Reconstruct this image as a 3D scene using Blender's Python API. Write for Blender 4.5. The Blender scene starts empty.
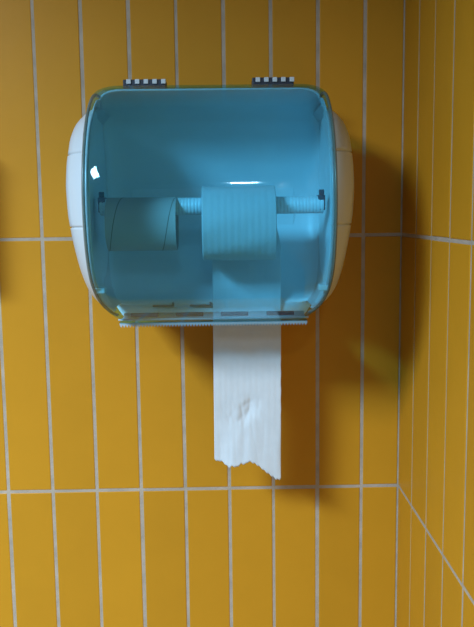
import bpy, bmesh, math, random
from mathutils import Matrix, Vector, noise
random.seed(7)
scene = bpy.context.scene
C = scene.collection

# ------------------------------------------------------------------ camera
F_PX, CAM = 784.5, Vector((0.2384, -1.0315, 1.40))
PITCH, YAW, ROLL = -0.1261, 0.0142, -0.0119
fw = Vector((math.sin(YAW)*math.cos(PITCH), math.cos(YAW)*math.cos(PITCH), math.sin(PITCH)))
rt = Vector((math.cos(YAW), -math.sin(YAW), 0)); up = rt.cross(fw)
rt, up = math.cos(ROLL)*rt + math.sin(ROLL)*up, -math.sin(ROLL)*rt + math.cos(ROLL)*up
cd = bpy.data.cameras.new('camera'); cam = bpy.data.objects.new('camera', cd); C.objects.link(cam)
cd.sensor_fit = 'VERTICAL'; cd.sensor_height = 24.0; cd.lens = F_PX/627*24; cd.clip_start = 0.02
cam.matrix_world = Matrix((( rt.x, up.x, -fw.x, CAM.x), (rt.y, up.y, -fw.y, CAM.y), (rt.z, up.z, -fw.z, CAM.z), (0,0,0,1)))
scene.camera = cam
def at(px, py, d):
    """point seen at a pixel, d metres in front of the tiled back wall"""
    r = fw + rt*((px-237)/F_PX) - up*((py-313.5)/F_PX)
    s = (-d - CAM.y)/r.y
    return CAM + r*s

# ------------------------------------------------------------------ world, light, exposure
w = bpy.data.worlds.new('world'); scene.world = w; w.use_nodes = True
w.node_tree.nodes['Background'].inputs[0].default_value = (0.6, 0.75, 1, 1)
w.node_tree.nodes['Background'].inputs[1].default_value = 0.05
scene.view_settings.view_transform = 'Standard'; scene.view_settings.look = 'None'
scene.view_settings.gamma = 1; scene.view_settings.use_curve_mapping = False
scene.view_settings.exposure = 0.0
KEY_POS, KEY_SIZE, KEY_W = Vector((-0.92, -1.50, 2.26)), (0.56, 0.56), 146.0
def area(name, loc, sx, sy, watts, col, spread=180):
    l = bpy.data.lights.new(name, 'AREA'); l.shape = 'RECTANGLE'; l.size = sx; l.size_y = sy
    l.energy = watts; l.color = col; l.spread = math.radians(spread)
    o = bpy.data.objects.new(name, l); C.objects.link(o); o.location = loc
    return o
area('key_lamp_light', KEY_POS + Vector((0,0,-0.012)), *KEY_SIZE, KEY_W, (0.53, 0.77, 1.0), 152)
SPOT_POS, SPOT_SIZE = Vector((0.32, -2.62, 2.268)), 0.11
area('spot_lamp_light', SPOT_POS, SPOT_SIZE, SPOT_SIZE, 8.5, (0.60, 0.82, 1.0))

# ------------------------------------------------------------------ materials
def mat(name):
    m = bpy.data.materials.new(name); m.use_nodes = True
    return m, m.node_tree, m.node_tree.nodes['Principled BSDF']
def N(nt, t, **kw):
    n = nt.nodes.new(t)
    for k, v in kw.items():
        if k in n.inputs: n.inputs[k].default_value = v
        else: setattr(n, k, v)
    return n
def simple(name, col, rough=0.4, noise=0.06, scale=30, bump=0.0, bscale=200, spec=0.5):
    m, nt, b = mat(name); b.inputs['Roughness'].default_value = rough
    b.inputs['Specular IOR Level'].default_value = spec
    tc = N(nt, 'ShaderNodeTexCoord'); nz = N(nt, 'ShaderNodeTexNoise', Scale=scale, Detail=4.0)
    nt.links.new(tc.outputs['Object'], nz.inputs['Vector'])
    mr = N(nt, 'ShaderNodeMapRange'); mr.inputs['To Min'].default_value = 1-noise; mr.inputs['To Max'].default_value = 1+noise
    nt.links.new(nz.outputs['Fac'], mr.inputs['Value'])
    mx = N(nt, 'ShaderNodeVectorMath', operation='SCALE'); mx.inputs[0].default_value = col[:3]
    nt.links.new(mr.outputs[0], mx.inputs['Scale']); nt.links.new(mx.outputs[0], b.inputs['Base Color'])
    if bump:
        n2 = N(nt, 'ShaderNodeTexNoise', Scale=bscale, Detail=3.0); nt.links.new(tc.outputs['Object'], n2.inputs['Vector'])
        bp = N(nt, 'ShaderNodeBump', Strength=bump, Distance=0.001); nt.links.new(n2.outputs['Fac'], bp.inputs['Height'])
        nt.links.new(bp.outputs[0], b.inputs['Normal'])
    return m
def tile_mat():
    m, nt, b = mat('yellow_glaze')
    tc = N(nt, 'ShaderNodeTexCoord'); oi = N(nt, 'ShaderNodeObjectInfo'); geo = N(nt, 'ShaderNodeNewGeometry')
    nz = N(nt, 'ShaderNodeTexNoise', Scale=14.0, Detail=5.0, Roughness=0.6); nt.links.new(geo.outputs['Position'], nz.inputs['Vector'])
    a = N(nt, 'ShaderNodeMath', operation='MULTIPLY_ADD'); a.inputs[1].default_value = 0.10; a.inputs[2].default_value = 0.93
    nt.links.new(oi.outputs['Random'], a.inputs[0])
    c = N(nt, 'ShaderNodeMath', operation='MULTIPLY_ADD'); c.inputs[1].default_value = 0.12
    nt.links.new(nz.outputs['Fac'], c.inputs[0])
    s = N(nt, 'ShaderNodeMath', operation='SUBTRACT'); s.inputs[1].default_value = 0.06
    nt.links.new(a.outputs[0], s.inputs[0]); nt.links.new(s.outputs[0], c.inputs[2])
    mx = N(nt, 'ShaderNodeVectorMath', operation='SCALE'); mx.inputs[0].default_value = TILE
    nt.links.new(c.outputs[0], mx.inputs['Scale']); nt.links.new(mx.outputs[0], b.inputs['Base Color'])
    b.inputs['Roughness'].default_value = 0.42; b.inputs['Specular IOR Level'].default_value = 0.15
    n2 = N(nt, 'ShaderNodeTexNoise', Scale=60.0, Detail=3.0); nt.links.new(geo.outputs['Position'], n2.inputs['Vector'])
    bp = N(nt, 'ShaderNodeBump', Strength=0.08, Distance=0.002); nt.links.new(n2.outputs['Fac'], bp.inputs['Height'])
    nt.links.new(bp.outputs[0], b.inputs['Normal'])
    return m
TILE = (0.560, 0.238, 0.013)
def tinted(name, tint, haze, hazecol, rough=0.04):
    """thin tinted clear plastic: each of the sheet's two faces filters the light once"""
    m, nt, b = mat(name); nt.nodes.remove(b); out = nt.nodes['Material Output']
    tr = N(nt, 'ShaderNodeBsdfTransparent'); tr.inputs[0].default_value = (*tint, 1)
    df = N(nt, 'ShaderNodeBsdfDiffuse'); df.inputs[0].default_value = (*hazecol, 1)
    gl = N(nt, 'ShaderNodeBsdfGlossy'); gl.inputs['Roughness'].default_value = rough; gl.inputs[0].default_value = (1,1,1,1)
    tc = N(nt, 'ShaderNodeTexCoord'); nz = N(nt, 'ShaderNodeTexNoise', Scale=9.0, Detail=6.0, Roughness=0.65)
    nt.links.new(tc.outputs['Object'], nz.inputs['Vector'])
    mr = N(nt, 'ShaderNodeMapRange'); mr.inputs['From Min'].default_value = 0.3; mr.inputs['From Max'].default_value = 0.7
    mr.inputs['To Min'].default_value = haze*0.75; mr.inputs['To Max'].default_value = haze*1.25
    nt.links.new(nz.outputs['Fac'], mr.inputs['Value'])
    m1 = N(nt, 'ShaderNodeMixShader'); nt.links.new(mr.outputs[0], m1.inputs[0])
    nt.links.new(tr.outputs[0], m1.inputs[1]); nt.links.new(df.outputs[0], m1.inputs[2])
    fr = N(nt, 'ShaderNodeFresnel'); fr.inputs['IOR'].default_value = 1.33
    fm = N(nt, 'ShaderNodeMath', operation='MINIMUM'); fm.inputs[1].default_value = 0.16
    nt.links.new(fr.outputs[0], fm.inputs[0])
    m2 = N(nt, 'ShaderNodeMixShader'); nt.links.new(fm.outputs[0], m2.inputs[0])
    nt.links.new(m1.outputs[0], m2.inputs[1]); nt.links.new(gl.outputs[0], m2.inputs[2])
    nt.links.new(m2.outputs[0], out.inputs['Surface'])
    return m
def paper_mat():
    m, nt, b = mat('tissue_paper'); b.inputs['Roughness'].default_value = 0.95; b.inputs['Specular IOR Level'].default_value = 0.1
    tc = N(nt, 'ShaderNodeTexCoord'); nz = N(nt, 'ShaderNodeTexNoise', Scale=90.0, Detail=6.0)
    nt.links.new(tc.outputs['Object'], nz.inputs['Vector'])
    cr = N(nt, 'ShaderNodeValToRGB'); cr.color_ramp.elements[0].color = (0.57, 0.57, 0.57, 1); cr.color_ramp.elements[1].color = (0.64, 0.64, 0.64, 1)
    nt.links.new(nz.outputs['Fac'], cr.inputs[0]); nt.links.new(cr.outputs[0], b.inputs['Base Color'])
    bp = N(nt, 'ShaderNodeBump', Strength=0.25, Distance=0.0008); nt.links.new(nz.outputs['Fac'], bp.inputs['Height'])
    nt.links.new(bp.outputs[0], b.inputs['Normal'])
    return m
def card_mat():
    m, nt, b = mat('grey_cardboard'); b.inputs['Roughness'].default_value = 0.8; b.inputs['Specular IOR Level'].default_value = 0.3
    tc = N(nt, 'ShaderNodeTexCoord'); nz = N(nt, 'ShaderNodeTexNoise', Scale=120.0, Detail=6.0)
    nt.links.new(tc.outputs['Object'], nz.inputs['Vector'])
    cr = N(nt, 'ShaderNodeValToRGB'); cr.color_ramp.elements[0].color = (0.50, 0.44, 0.40, 1); cr.color_ramp.elements[1].color = (0.50, 0.44, 0.40, 1)
    nt.links.new(nz.outputs['Fac'], cr.inputs[0]); nt.links.new(cr.outputs[0], b.inputs['Base Color'])
    return m
def emit(name, col, s):
    m, nt, b = mat(name); b.inputs['Base Color'].default_value = (*col, 1)
    b.inputs['Emission Color'].default_value = (*col, 1); b.inputs['Emission Strength'].default_value = s
    return m
M = dict(tile=tile_mat(),
    grout=simple('cement_grout', (0.42, 0.325, 0.245), 0.9, 0.4, 40, 0.5, 400, 0.2),
    white=simple('white_plastic', (0.55, 0.56, 0.565), 0.3, 0.03, 20),
    inner=simple('white_inner_plastic', (0.78, 0.80, 0.81), 0.38, 0.05, 25),
    blue=tinted('blue_clear_plastic', (0.63, 0.915, 0.99), 0.04, (0.08, 0.24, 0.36)),
    dense=simple('dense_blue_plastic', (0.008, 0.035, 0.06), 0.7, 0.05, spec=0.1),
    rim=tinted('wall_toned_rim', (0.50, 0.55, 0.54), 0.62, (0.24, 0.23, 0.19), 0.25),  # greyish beige paints in the wall colour refracted by the clear edge
    dark=simple('dark_plastic', (0.012, 0.018, 0.035), 0.45, 0.1),
    rib_shadow=simple('grey_blue_rib_shadow', (0.06, 0.10, 0.13), 0.4, 0.05),  # shade colour for the drawn-in rib shadows
    clip=simple('dark_blue_clip', (0.03, 0.06, 0.09), 0.4, 0.1),
    clear=simple('pale_tooth_plastic', (0.40, 0.46, 0.49), 0.3, 0.04),
    paper=paper_mat(), card=card_mat(),
    seam=simple('cardboard_seam', (0.20, 0.16, 0.125), 0.9, 0.1),
    ceil=simple('ceiling_paint', (0.22, 0.22, 0.22), 0.9, 0.03, 8),
    paint=simple('grey_wall_paint', (0.16, 0.17, 0.18), 0.8, 0.05, 6),
    floor=simple('floor_tile', (0.10, 0.09, 0.08), 0.5, 0.15, 12),
    metal=simple('lamp_metal', (0.5, 0.5, 0.5), 0.4, 0.05),
    lit=emit('lamp_diffuser', (0.9, 0.96, 1.0), 1.5))

# ------------------------------------------------------------------ helpers
def obj(name, bm, m, parent=None, smooth=False, bevel=0, solid=0):
    me = bpy.data.meshes.new(name)
    bmesh.ops.recalc_face_normals(bm, faces=bm.faces[:]); bm.to_mesh(me); bm.free()
    o = bpy.data.objects.new(name, me); C.objects.link(o); me.materials.append(m)
    if parent: o.parent = parent
    if smooth:
        for p in me.polygons: p.use_smooth = True
    if solid:
        s = o.modifiers.new('thickness', 'SOLIDIFY'); s.thickness = solid; s.offset = 0
    if bevel:
        b = o.modifiers.new('bevel', 'BEVEL'); b.width = bevel; b.segments = 2; b.limit_method = 'ANGLE'
    return o
def box(bm, x0, x1, y0, y1, z0, z1):
    v = [bm.verts.new((x, y, z)) for x in (x0, x1) for y in (y0, y1) for z in (z0, z1)]
    for f in ((0,1,3,2),(4,6,7,5),(0,4,5,1),(2,3,7,6),(0,2,6,4),(1,5,7,3)): bm.faces.new([v[i] for i in f])
    return bm
def bx(*a): return box(bmesh.new(), *a)
def grid(rows, close=False):
    bm = bmesh.new(); V = [[bm.verts.new(p) for p in r] for r in rows]
    n = len(V[0])
    for i in range(len(V)-1):
        for j in range(n if close else n-1):
            k = (j+1) % n
            bm.faces.new((V[i][j], V[i][k], V[i+1][k], V[i+1][j]))
    return bm, V
def lathe_x(prof, seg=48, bm=None, caps=True):
    """revolve (x, r) pairs about the x axis"""
    rows = [[(x, r*math.cos(2*math.pi*k/seg), r*math.sin(2*math.pi*k/seg)) for k in range(seg)] for x, r in prof]
    b, V = grid(rows, True)
    if caps: b.faces.new(V[0]); b.faces.new(V[-1])
    return b
def tag(o, label, cat, group=None, kind=None):
    if label: o['label'] = label
    if cat: o['category'] = cat
    if group: o['group'] = group
    if kind: o['kind'] = kind
    return o
def thing(name, loc, label, cat, group=None):
    o = bpy.data.objects.new(name, None); C.objects.link(o); o.location = loc; o.empty_display_size = 0.05
    return tag(o, label, cat, group)
def struct(name, bm, m, label, cat):
    return tag(obj(name, bm, m), label, cat, None, 'structure')

# ------------------------------------------------------------------ room shell
P, ROW, J = 0.06, 0.3415, 0.0045
XC, Z1 = 0.4705, CAM.z - 0.0294            # corner of the two walls, height of the upper visible joint
XL, YF, H = -2.2, -2.9, 2.33
T = 0.0006                                  # tiles stand proud of the grout by this much
wb = struct('wall_back', bx(XL, XC+0.1, T, 0.1, 0, H), M['grout'], 'yellow tiled wall behind the paper dispenser with grey grout', 'wall')
wr = struct('wall_right', bx(XC+T, XC+0.1, YF, T, 0, H), M['grout'], 'narrow yellow tiled side wall right of the dispenser', 'wall')
wl = struct('wall_left', bx(XL-0.1, XL, YF, 0.1, 0, H), M['paint'], 'grey painted wall far left of the dispenser', 'wall')
wf = struct('wall_front', bx(XL-0.1, XC+0.1, YF-0.1, YF, 0, H), M['paint'], 'grey painted wall opposite the dispenser', 'wall')
struct('floor', bx(XL-0.1, XC+0.1, YF-0.1, 0.1, -0.1, 0), M['floor'], 'grey brown washroom floor', 'floor')
struct('ceiling', bx(XL-0.1, XC+0.1, YF-0.1, 0.1, H, H+0.1), M['ceil'], 'plain pale washroom ceiling', 'ceiling')
def tile_mesh(wd, ht):
    """a slab with a chamfered face; faces -y, lower left corner at the origin"""
    bm = bmesh.new(); c, t0 = 0.0007, 0.00035
    a = [bm.verts.new(p) for p in ((0, 0.004, 0), (wd, 0.004, 0), (wd, 0.004, ht), (0, 0.004, ht))]
    b = [bm.verts.new(p) for p in ((0, t0, 0), (wd, t0, 0), (wd, t0, ht), (0, t0, ht))]
    d = [bm.verts.new(p) for p in ((c, 0, c), (wd-c, 0, c), (wd-c, 0, ht-c), (c, 0, ht-c))]
    for u, v in ((a, b), (b, d)):
        for i in range(4): bm.faces.new((u[i], u[(i+1)%4], v[(i+1)%4], v[i]))
    bm.faces.new(d); bm.faces.new(a[::-1])
    bmesh.ops.recalc_face_normals(bm, faces=bm.faces[:])
    me = bpy.data.meshes.new('tile'); bm.to_mesh(me); bm.free(); me.materials.append(M['tile'])
    return me
rows = range(-4, 2)
TM = tile_mesh(P-J, ROW-J)
TE = tile_mesh(XC - 7*P - J*0.85, ROW-J)                # cut column in the corner
def put_tile(me, loc, rz, parent, jit=0.0009):
    o = bpy.data.objects.new('tile', me); C.objects.link(o); o.parent = parent
    o.location = loc + Vector((random.uniform(-.00025,.00025), 0, random.uniform(-.0003,.0003)))
    o.rotation_euler = (random.uniform(-jit, jit), random.uniform(-jit, jit), rz + random.uniform(-jit, jit)*2)
for j in rows:
    z = Z1 + j*ROW + J/2
    for i in range(-24, 8):
        put_tile(TE if i == 7 else TM, Vector((i*P + J/2, 0, z)), 0, wb)
PR, W0 = 0.0723, 0.0759
TR = tile_mesh(PR-J, ROW-J); TR0 = tile_mesh(W0-J*0.85, ROW-J)
for j in rows:
    z = Z1 + j*ROW + J/2
    put_tile(TR0, Vector((XC, -J*0.35, z)), -math.pi/2, wr)
    for i in range(20):
        put_tile(TR, Vector((XC, -(W0 + i*PR + J/2), z)), -math.pi/2, wr)

# ------------------------------------------------------------------ dispenser
AD = 0.135                                  # axis distance from the wall
ax = at(212, 206, AD)
D0 = thing('toilet_paper_dispenser', (ax.x, 0, ax.z), 'blue see-through drum toilet paper dispenser with white ends on yellow tiles', 'dispenser')
RV, RD, HW = 0.1308, 0.124, 0.1245          # vertical and depth radius of the drum, half width
def hw(z):
    s = max(0.0, (-0.03 - z)/0.107)
    return HW - 0.026*s**4.6
def arc(t, dr=0.0):                         # t in degrees: 90 top, 0 front, -90 bottom
    a = math.radians(t)
    return (-(AD + (RD+dr)*math.cos(a)), (RV+dr)*math.sin(a))
path = [(-0.045, RV-0.006), (-0.075, RV-0.002), (-0.105, RV-0.0004)] + [arc(t) for t in [90-2*k for k in range(85)]]  # ends at -78 degrees
def nrm(i):
    a = path[max(0, i-1)]; b = path[min(len(path)-1, i+1)]
    v = Vector((b[0]-a[0], b[1]-a[1])).normalized()
    return (v.y, -v.x)
rows_ = []
NX = 52
for i, (y, z) in enumerate(path):
    h = hw(z); n = nrm(i); r = []
    for k in range(NX+1):
        u = -1 + 2*k/NX
        u = math.copysign(1-(1-abs(u))**1.5, u)
        e = max(0.0, (abs(u)*h - (h-0.026))/0.026); sag = 0.010*(1-math.sqrt(max(0.0, 1-e*e*0.98)))
        # the outward normal of the path is away from the axis
        s = -1 if (n[0]*(y+AD) + n[1]*z) > 0 else 1
        r.append((u*h, y + n[0]*sag*s, z + n[1]*sag*s))
    rows_.append(r)
cover = obj('cover', grid(rows_)[0], M['blue'], D0, True, 0, 0.0022); cover['label'] = 'curved transparent blue plastic cover'
def tube(pts, rad, seg=8):
    rws = []
    for i, p in enumerate(pts):
        p = Vector(p); t = (Vector(pts[min(i+1, len(pts)-1)]) - Vector(pts[max(i-1, 0)])).normalized()
        a = t.cross(Vector((1,0,0))); a = a.normalized() if a.length > 1e-4 else Vector((0,0,1)); b = t.cross(a)
        rws.append([p + a*rad*math.cos(2*math.pi*k/seg) + b*rad*math.sin(2*math.pi*k/seg) for k in range(seg)])
    b_, V = grid(rws, True); b_.faces.new(V[0]); b_.faces.new(V[-1])
    return b_
for s in (0, NX):
    rm = obj('cover_rim', tube([r[s] for r in rows_], 0.0017), M['rim'], cover, True); rm['label'] = 'clear edge of the cover with refracted wall tone painted in'
def on_cover(z, dr=0.0):
    t = math.degrees(math.asin(max(-1, min(1, z/RV)))); return arc(t, dr), t
for x in (-0.0745, -0.0255, 0.0235, 0.0735):                 # moulded ribs inside the lower lip
    (y, z), t = on_cover(-0.1205, -0.0035)
    r = obj('rib', bx(-0.0150, 0.0150, -0.0022, 0.0022, -0.0021, 0.0021), M['dense'], cover, False, 0.0006); r.location = (x, y, z)
    r['label'] = 'short dark moulded rib at the bottom of the cover'
# housing: back plate, side plates, bottom tray
DISH, BD, BV = 0.012, 0.116, 0.1275                       # inner drum: concave back of the housing
drum = []
for t in range(86, 250, 4):
    a = math.radians(t); y, z = -(AD + BD*math.cos(a)), BV*math.sin(a)
    rear = max(0.0, -math.cos(a))**0.6; h = hw(z) - 0.0032 + DISH*rear; r = []
    c_ = max(0.0, min(1.0, (t-90)/40)) if t < 180 else max(0.0, min(1.0, (270-t)/40))
    for k in range(33):
        u = -1 + 2*k/32; u = math.copysign(1-(1-abs(u))**1.6, u)
        e = max(0.0, (abs(u)*h - (h-0.022))/0.022); f_ = 1 - (0.08 + 0.03*c_)*(1-math.sqrt(max(0.0, 1-e*e)))
        r.append((u*h, -(AD + BD*f_*math.cos(a)), BV*(1-(1-f_)*(1-0.7*c_))*math.sin(a)))
    drum.append(r)
obj('drum_back', grid(drum)[0], M['inner'], D0, True, 0, 0.002)
yb = -(AD + BD*math.cos(math.radians(246))); zb = BV*math.sin(math.radians(246))
obj('paper_guide', grid([[(u*(hw(z)+0.004), y, z) for u in (-1, -.5, 0, .5, 1)] for y, z in ((yb+0.0012, zb), (yb-0.001, zb-0.006), (yb-0.003, zb-0.012), (yb-0.004, -0.1355))])[0], M['inner'], D0, True, 0, 0.0024)
obj('mounting_plate', bx(-0.105, 0.105, -0.022, -0.0005, -0.085, 0.095), M['inner'], D0, False, 0.003)
for s in (-1, 1):                            # dished side plates, hollow behind the domed caps
    rws = []; nphi = 64
    for q in [0.02, 0.2, 0.4, 0.55, 0.7, 0.8, 0.88, 0.94, 1.0]:
        r = []
        for k in range(nphi):
            f_ = 2*math.pi*k/nphi; cy_, cz_ = math.cos(f_), math.sin(f_)
            y = -(AD + (0.100 if cy_ > 0 else 0.1125)*cy_*q); z = (0.1175)*cz_*q
            r.append((s*(hw(z) - 0.0025 + DISH*(1 - q**3.5*(1 - max(0.0, -cy_)**0.6))), y, z))
        rws.append(r)
    b_, V = grid(rws, True); b_.faces.new(V[0])
    obj('side_plate', b_, M['inner'], D0, True, 0, 0.0016)
    c = obj('catch', bx(s*0.112, s*0.1225, -0.215, -0.200, -0.090, -0.084), M['inner'], D0, False, 0.001)
for x in (-0.061, -0.016):  # dark bars drawn in for the shadows of the ribs on the tray
    l = obj('rib_shadow', bx(x-0.013, x+0.013, -0.0945, -0.0865, -0.1190, -0.1172), M['rib_shadow'], D0, False, 0.0005)
    box_ = obj('rib_shadow_tab', bx(x+0.0105, x+0.013, -0.0945, -0.0905, -0.1172, -0.1138), M['rib_shadow'], l)
obj('front_tray', grid([[(u*(hw(z)-0.001), y, z) for u in (-1, -.5, 0, .5, 1)] for y, z in ((-0.0985, -0.1262), (-0.118, -0.1283), (-0.135, -0.1285), (-0.152, -0.1262))])[0], M['clear'], D0, True, 0, 0.002)
# front lip joining the cover to the tear bar, with fine teeth below
ye, ze = path[-1]
LW = hw(ze) - 0.001
obj('lower_lip', bx(-LW, LW, -AD-0.018, -AD-0.004, ze-0.0026, ze-0.0004), M['blue'], D0, False, 0.0008)
bm = bmesh.new(); n = 62; yb0, yb1 = -AD-0.0165, -AD-0.0145
box(bm, -LW, LW, yb0, yb1, ze-0.0042, ze-0.0024)
for k in range(n):
    x0 = -LW + 2*LW*k/n; x1 = x0 + 2*LW/n; zt, zb = ze-0.0042, ze-0.0074
    a = [bm.verts.new(p) for p in ((x0, yb0, zt), (x1, yb0, zt), ((x0+x1)/2, yb0, zb))]; b = [bm.verts.new((v.co.x, yb1, v.co.z)) for v in a]
    bm.faces.new(a); bm.faces.new(b[::-1])
    for i in range(3): bm.faces.new((a[i], b[i], b[(i+1)%3], a[(i+1)%3]))
tb = obj('tear_bar', bm, M['clear'], D0); tb['label'] = 'pale serrated tear edge'
# domed white end caps with two grooves each
pz = [(-0.114, 0.000), (-0.112, 0.006), (-0.107, 0.0105), (-0.092, 0.0155), (-0.066, 0.0205), (-0.038, 0.0255), (-0.010, 0.030), (0.020, 0.0322), (0.045, 0.032), (0.070, 0.0298), (0.086, 0.025), (0.097, 0.0175), (0.104, 0.0085), (0.1075, 0.0)]
def cap_p(z):
    for (z0, a), (z1, b) in zip(pz, pz[1:]):
        if z0 <= z <= z1: t = (z-z0)/(z1-z0); return a + (b-a)*t
    return 0
zs = sorted([-0.114 + 0.2215*k/44 for k in range(45)] + [g+d for g in (-0.021, 0.053) for d in (-0.0009, -0.0005, 0.0005, 0.0009)])
for s in (-1, 1):
    rws = []
    for z in zs:
        q = max(0.0, 1 - ((z + 0.003)/0.1112)**2); yc = 0.105 + 0.012*q; a = 0.020 + 0.085*q**0.36; af = 0.030 + 0.098*q**0.36
        p = cap_p(z)*0.79; g = any(abs(z-c) < 0.0007 for c in (-0.021, 0.053))
        base = hw(z) - 0.001
        r = []
        for k in range(25):
            u = -1 + 2*k/24; u = math.copysign(1-(1-abs(u))**1.4, u)
            if u > 0: hgt = p*(1 - max(0.0, 1 - (1-u)*af/0.032)**1.7)
            else: hgt = p*max(0, 1-abs(u)**3.2)**0.45
            if g: hgt -= 0.0016
            r.append((s*(base+max(hgt, -0.001)), -(yc + (af if u > 0 else a)*u), z))
        r = r + [(s*max(base-0.003, abs(v[0])-0.006), v[1], z) for v in r[::-1]]
        rws.append(r)
    e = obj('end_cap', grid(rws, True)[0], M['white'], D0, True); e['label'] = 'domed white plastic end cap'
# hinges along the top
for px0, px1, py in ((124, 166, 84.7), (252, 293, 82.7)):
    hd = 0.070
    p0 = at(px0, py, hd); p1 = at(px1, py, hd); L = p1.x - p0.x; zc = (p0.z + p1.z)/2 - ax.z; xc = (p0.x + p1.x)/2 - ax.x
    h = obj('hinge', bx(-L/2, L/2, -0.010, 0.020, -0.012, 0.0046), M['dark'], D0, False, 0.0008); h.location = (xc, -hd, zc); h['label'] = 'dark hinge with white teeth on top'
    for k in range(5):
        x = -L/2 + L*0.205*(k+1) - L*0.07
        bm = bx(x-0.0027, x+0.0027, -0.0118, -0.002, -0.0008, 0.0046)
        obj('hinge_tooth', bm, M['white'], h, False, 0.0005)
# spindle with fine rings, and its two clips
prof = []; x0, x1 = -0.126, 0.126; n = 66; RR = 0.0097
for k in range(n):
    xa = x0 + (x1-x0)*k/n; st = (x1-x0)/n
    prof += [(xa, RR-0.0004), (xa+st*0.15, RR), (xa+st*0.85, RR), (xa+st*0.999, RR-0.0004)]
sp = obj('spindle', lathe_x(prof, 28), M['inner'], D0, True); sp.location = (0, -AD, 0); sp['label'] = 'ribbed white spindle'
for s in (-1, 1):
    bm = bmesh.new()
    box(bm, s*0.1195, s*0.1275, -AD-0.008, -AD+0.010, -0.006, 0.011)
    cl = obj('spindle_clip', bm, M['clip'], D0, False, 0.001); cl['label'] = 'dark clip holding the spindle'
    hk = obj('hook', bx(s*0.1205, s*0.1265, -AD-0.007, -AD-0.004, 0.011, 0.017), M['clip'], cl, False, 0.0008)

# ------------------------------------------------------------------ empty core and paper roll
RC, RI = 0.0300, 0.0289
cz = ax.z + RR - RI - 0.0003                      # both hang on the spindle
xa, xb = at(104.5, 222, AD+0.03).x, at(176, 222, AD+0.02).x; Lc = xb - xa
def sleeve(l, r0, r1, seg=56):
    b, V = grid([[(x, r*math.cos(2*math.pi*k/seg), r*math.sin(2*math.pi*k/seg)) for k in range(seg)] for x, r in ((-l/2, r1), (-l/2, r0), (l/2, r0), (l/2, r1), (-l/2, r1))], True)
    bmesh.ops.remove_doubles(b, verts=b.verts[:], dist=1e-6)
    return b
CT = thing('cardboard_core', ((xa+xb)/2, -AD, cz), 'bare grey cardboard core of a used up roll on the spindle', 'cardboard tube')
obj('tube_wall', sleeve(Lc, RC, RI), M['card'], CT, False)
bm = bmesh.new()
for x_s in (-Lc*0.60, Lc*0.17):                         # spiral winding seams on the outside
    prev = None
    for k in range(40):
        a = math.radians(-170 + 360*k/39)
        x = x_s + Lc*0.46*(k/39)
        if abs(x) > Lc/2: prev = None; continue
        c = (-math.cos(a-math.pi/2), math.sin(a-math.pi/2)); r = RC + 0.00015
        cur = [bm.verts.new((x+dx, -r*math.cos(a), r*math.sin(a))) for dx in (-0.0004, 0.0004)]
        if prev: bm.faces.new((prev[0], prev[1], cur[1], cur[0]))
        prev = cur
obj('spiral_seam', bm, M['seam'], CT, False, 0, 0.0002)
xa, xb = at(201.5, 222, AD+0.043).x, at(277, 222, AD+0.043).x; Lr = xb - xa; RO = 0.0415
TR_ = thing('toilet_paper_roll', ((xa+xb)/2, -AD, cz), 'nearly finished white toilet paper roll with a torn sheet hanging out below', 'toilet paper')
obj('core', sleeve(Lr*0.985, RC, RI), M['card'], TR_)
def pleat(u): return 0.00009*math.sin(u*2*math.pi*11)        # embossed lines along the paper
prof = [(-Lr/2, RC+0.0001)] + [(-Lr/2 + Lr*k/132, RO + pleat(k/132) - (0.001 if k in (0, 132) else 0)) for k in range(133)] + [(Lr/2, RC+0.0001)]
seg = 64
rws = []
for x, r in prof:
    rr_ = []
    for k in range(seg):
        a = 2*math.pi*k/seg
        wob = 0 if r < RC+0.001 else 0.0007*math.sin(3*a+1) + 0.0004*math.sin(7*a + x*60)
        rr_.append((x, (r+wob)*math.cos(a), (r+wob)*math.sin(a)))
    rws.append(rr_)
obj('wound_paper', grid(rws, True)[0], M['paper'], TR_, True)
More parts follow.
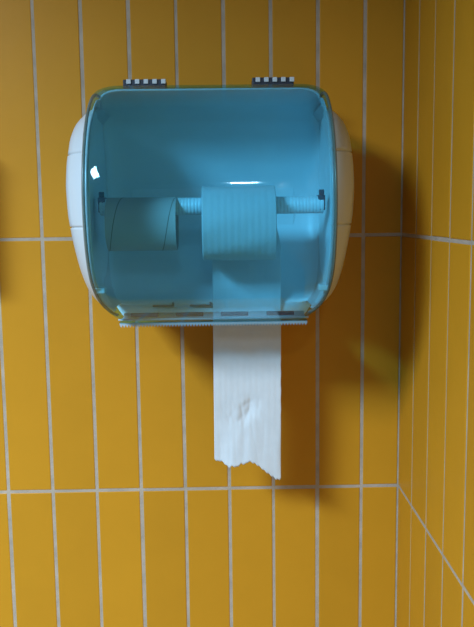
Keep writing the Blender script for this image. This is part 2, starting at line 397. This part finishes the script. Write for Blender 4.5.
# hanging sheet: leaves the back of the roll and drops straight down
YS = -AD + RO - 0.001
def torn(u):                                        # lower edge in pixels of the photograph
    pts = [(0, 459), (0.04, 461.5), (0.10, 461.0), (0.16, 464), (0.22, 467.5), (0.27, 465.5), (0.33, 467), (0.40, 463.5), (0.46, 464), (0.52, 461), (0.60, 463), (0.68, 466.5), (0.76, 471), (0.84, 475), (0.92, 479), (0.98, 480.5), (1, 478)]
    for (a, p), (b, q) in zip(pts, pts[1:]):
        if a <= u <= b: return p + (q-p)*(u-a)/(b-a) + 0.6*math.sin(u*90)
    return 470
NU, NV = 88, 130
cols = []
base = Vector((TR_.location.x, -AD, cz))
for a in range(NV+1):
    v = a/NV; r = []
    for b in range(NU+1):
        u = b/NU
        lo = at(214.5 + 66.5*u, torn(u), -YS); hi = at(212 + 69*u, 225, -YS)
        z = hi.z + (lo.z - hi.z)*v; x = hi.x + (lo.x - hi.x)*v
        if v < 0.12: x -= 0.006*(1 - v/0.12)**2
        y = YS + 0.00005*math.sin(u*2*math.pi*11)*(1 if v < 0.72 else max(0.25, 1-(v-0.72)*4))
        # crumpled patch near the torn end, and folds running down from it
        nv = Vector((u*3.2 + v*2.0, v*9.0 - u*1.5, 3.7))
        rdg = 1 - 2*abs(noise.noise(nv)); rdg2 = 1 - 2*abs(noise.noise(nv*2.1 + Vector((4, 1, 0))))
        mk = math.exp(-((v-0.775-0.06*(0.45-u))/0.045)**2 - ((u-0.45)/0.26)**2)
        y += mk*(0.0036*rdg + 0.0014*rdg2)
        lowm = max(0, min(1, (v-0.77)/0.12))
        y += lowm*(0.0018*noise.noise(Vector((u*7 + v*1.5, v*2.2, 8.1))) + 0.0010*(1-2*abs(noise.noise(Vector((u*4.5 - v, v*1.6, 1.3))))))
        y += 0.0018*math.sin(5.1*u + 9*v)*max(0, v-0.35) - 0.006*max(0, v-0.5)**2*math.sin(u*2.4)
        if u > 0.93 and 0.5 < v < 0.75: x += 0.0002*math.sin(v*90)
        r.append(Vector((x, y, z)) - base)
    cols.append(r)
sh = obj('hanging_sheet', grid(cols)[0], M['paper'], TR_, True, 0, 0.00025); sh['label'] = 'creased loose end with a ragged torn edge'

# ------------------------------------------------------------------ unseen soap dispenser, added beyond the left edge to cast its shadow
sc = at(11, 300, 0); sc += (KEY_POS - sc)*(0.082/-KEY_POS.y)      # its lower right front corner throws the shadow at the photo's left edge
sx, sz = sc.x - 0.051, sc.z + 0.055
S = thing('added_soap_dispenser', (sx, 0, sz), 'unseen white soap dispenser added on the tiles to cast a shadow', 'dispenser')
def rbox(x, y0, y1, z0, z1, taper=0.0):
    bm = bx(-x, x, y0, y1, z0, z1)
    for v in bm.verts:
        if v.co.y < (y0+y1)/2: v.co.x *= 1-taper
    return bm
obj('body', rbox(0.055, -0.085, -0.0005, -0.055, 0.11, 0.06), M['white'], S, False, 0.010)
obj('push_bar', rbox(0.040, -0.093, -0.084, -0.045, 0.005, 0.05), M['inner'], S, False, 0.004)
obj('nozzle', rbox(0.010, -0.065, -0.045, -0.068, -0.054, 0.1), M['clip'], S, False, 0.002)
obj('level_window', rbox(0.012, -0.0868, -0.0845, 0.03, 0.09, 0.0), M['dense'], S, False, 0.001)

# ------------------------------------------------------------------ ceiling lamp
KL = thing('ceiling_lamp', (KEY_POS.x, KEY_POS.y, H), 'square white ceiling lamp of the washroom', 'lamp')
a, b = KEY_SIZE[0]/2, KEY_SIZE[1]/2
bm = bmesh.new()
for q in ((-a-.02, -a, -b-.02, b+.02), (a, a+.02, -b-.02, b+.02), (-a, a, -b-.02, -b), (-a, a, b, b+.02)): box(bm, *q, -0.06, 0)
obj('lamp_frame', bm, M['metal'], KL)
obj('diffuser', bx(-a, a, -b, b, -0.052, -0.045), M['lit'], KL)

SL = thing('spot_lamp', (SPOT_POS.x, SPOT_POS.y, H), 'small square ceiling spot lamp opposite the dispenser', 'lamp')
a = SPOT_SIZE/2
bm = bmesh.new()
for q in ((-a-.015, -a, -a-.015, a+.015), (a, a+.015, -a-.015, a+.015), (-a, a, -a-.015, -a), (-a, a, a, a+.015)): box(bm, *q, -0.05, 0)
obj('lamp_frame', bm, M['metal'], SL)
obj('diffuser', bx(-a, a, -a, a, -0.045, -0.040), M['lit'], SL)
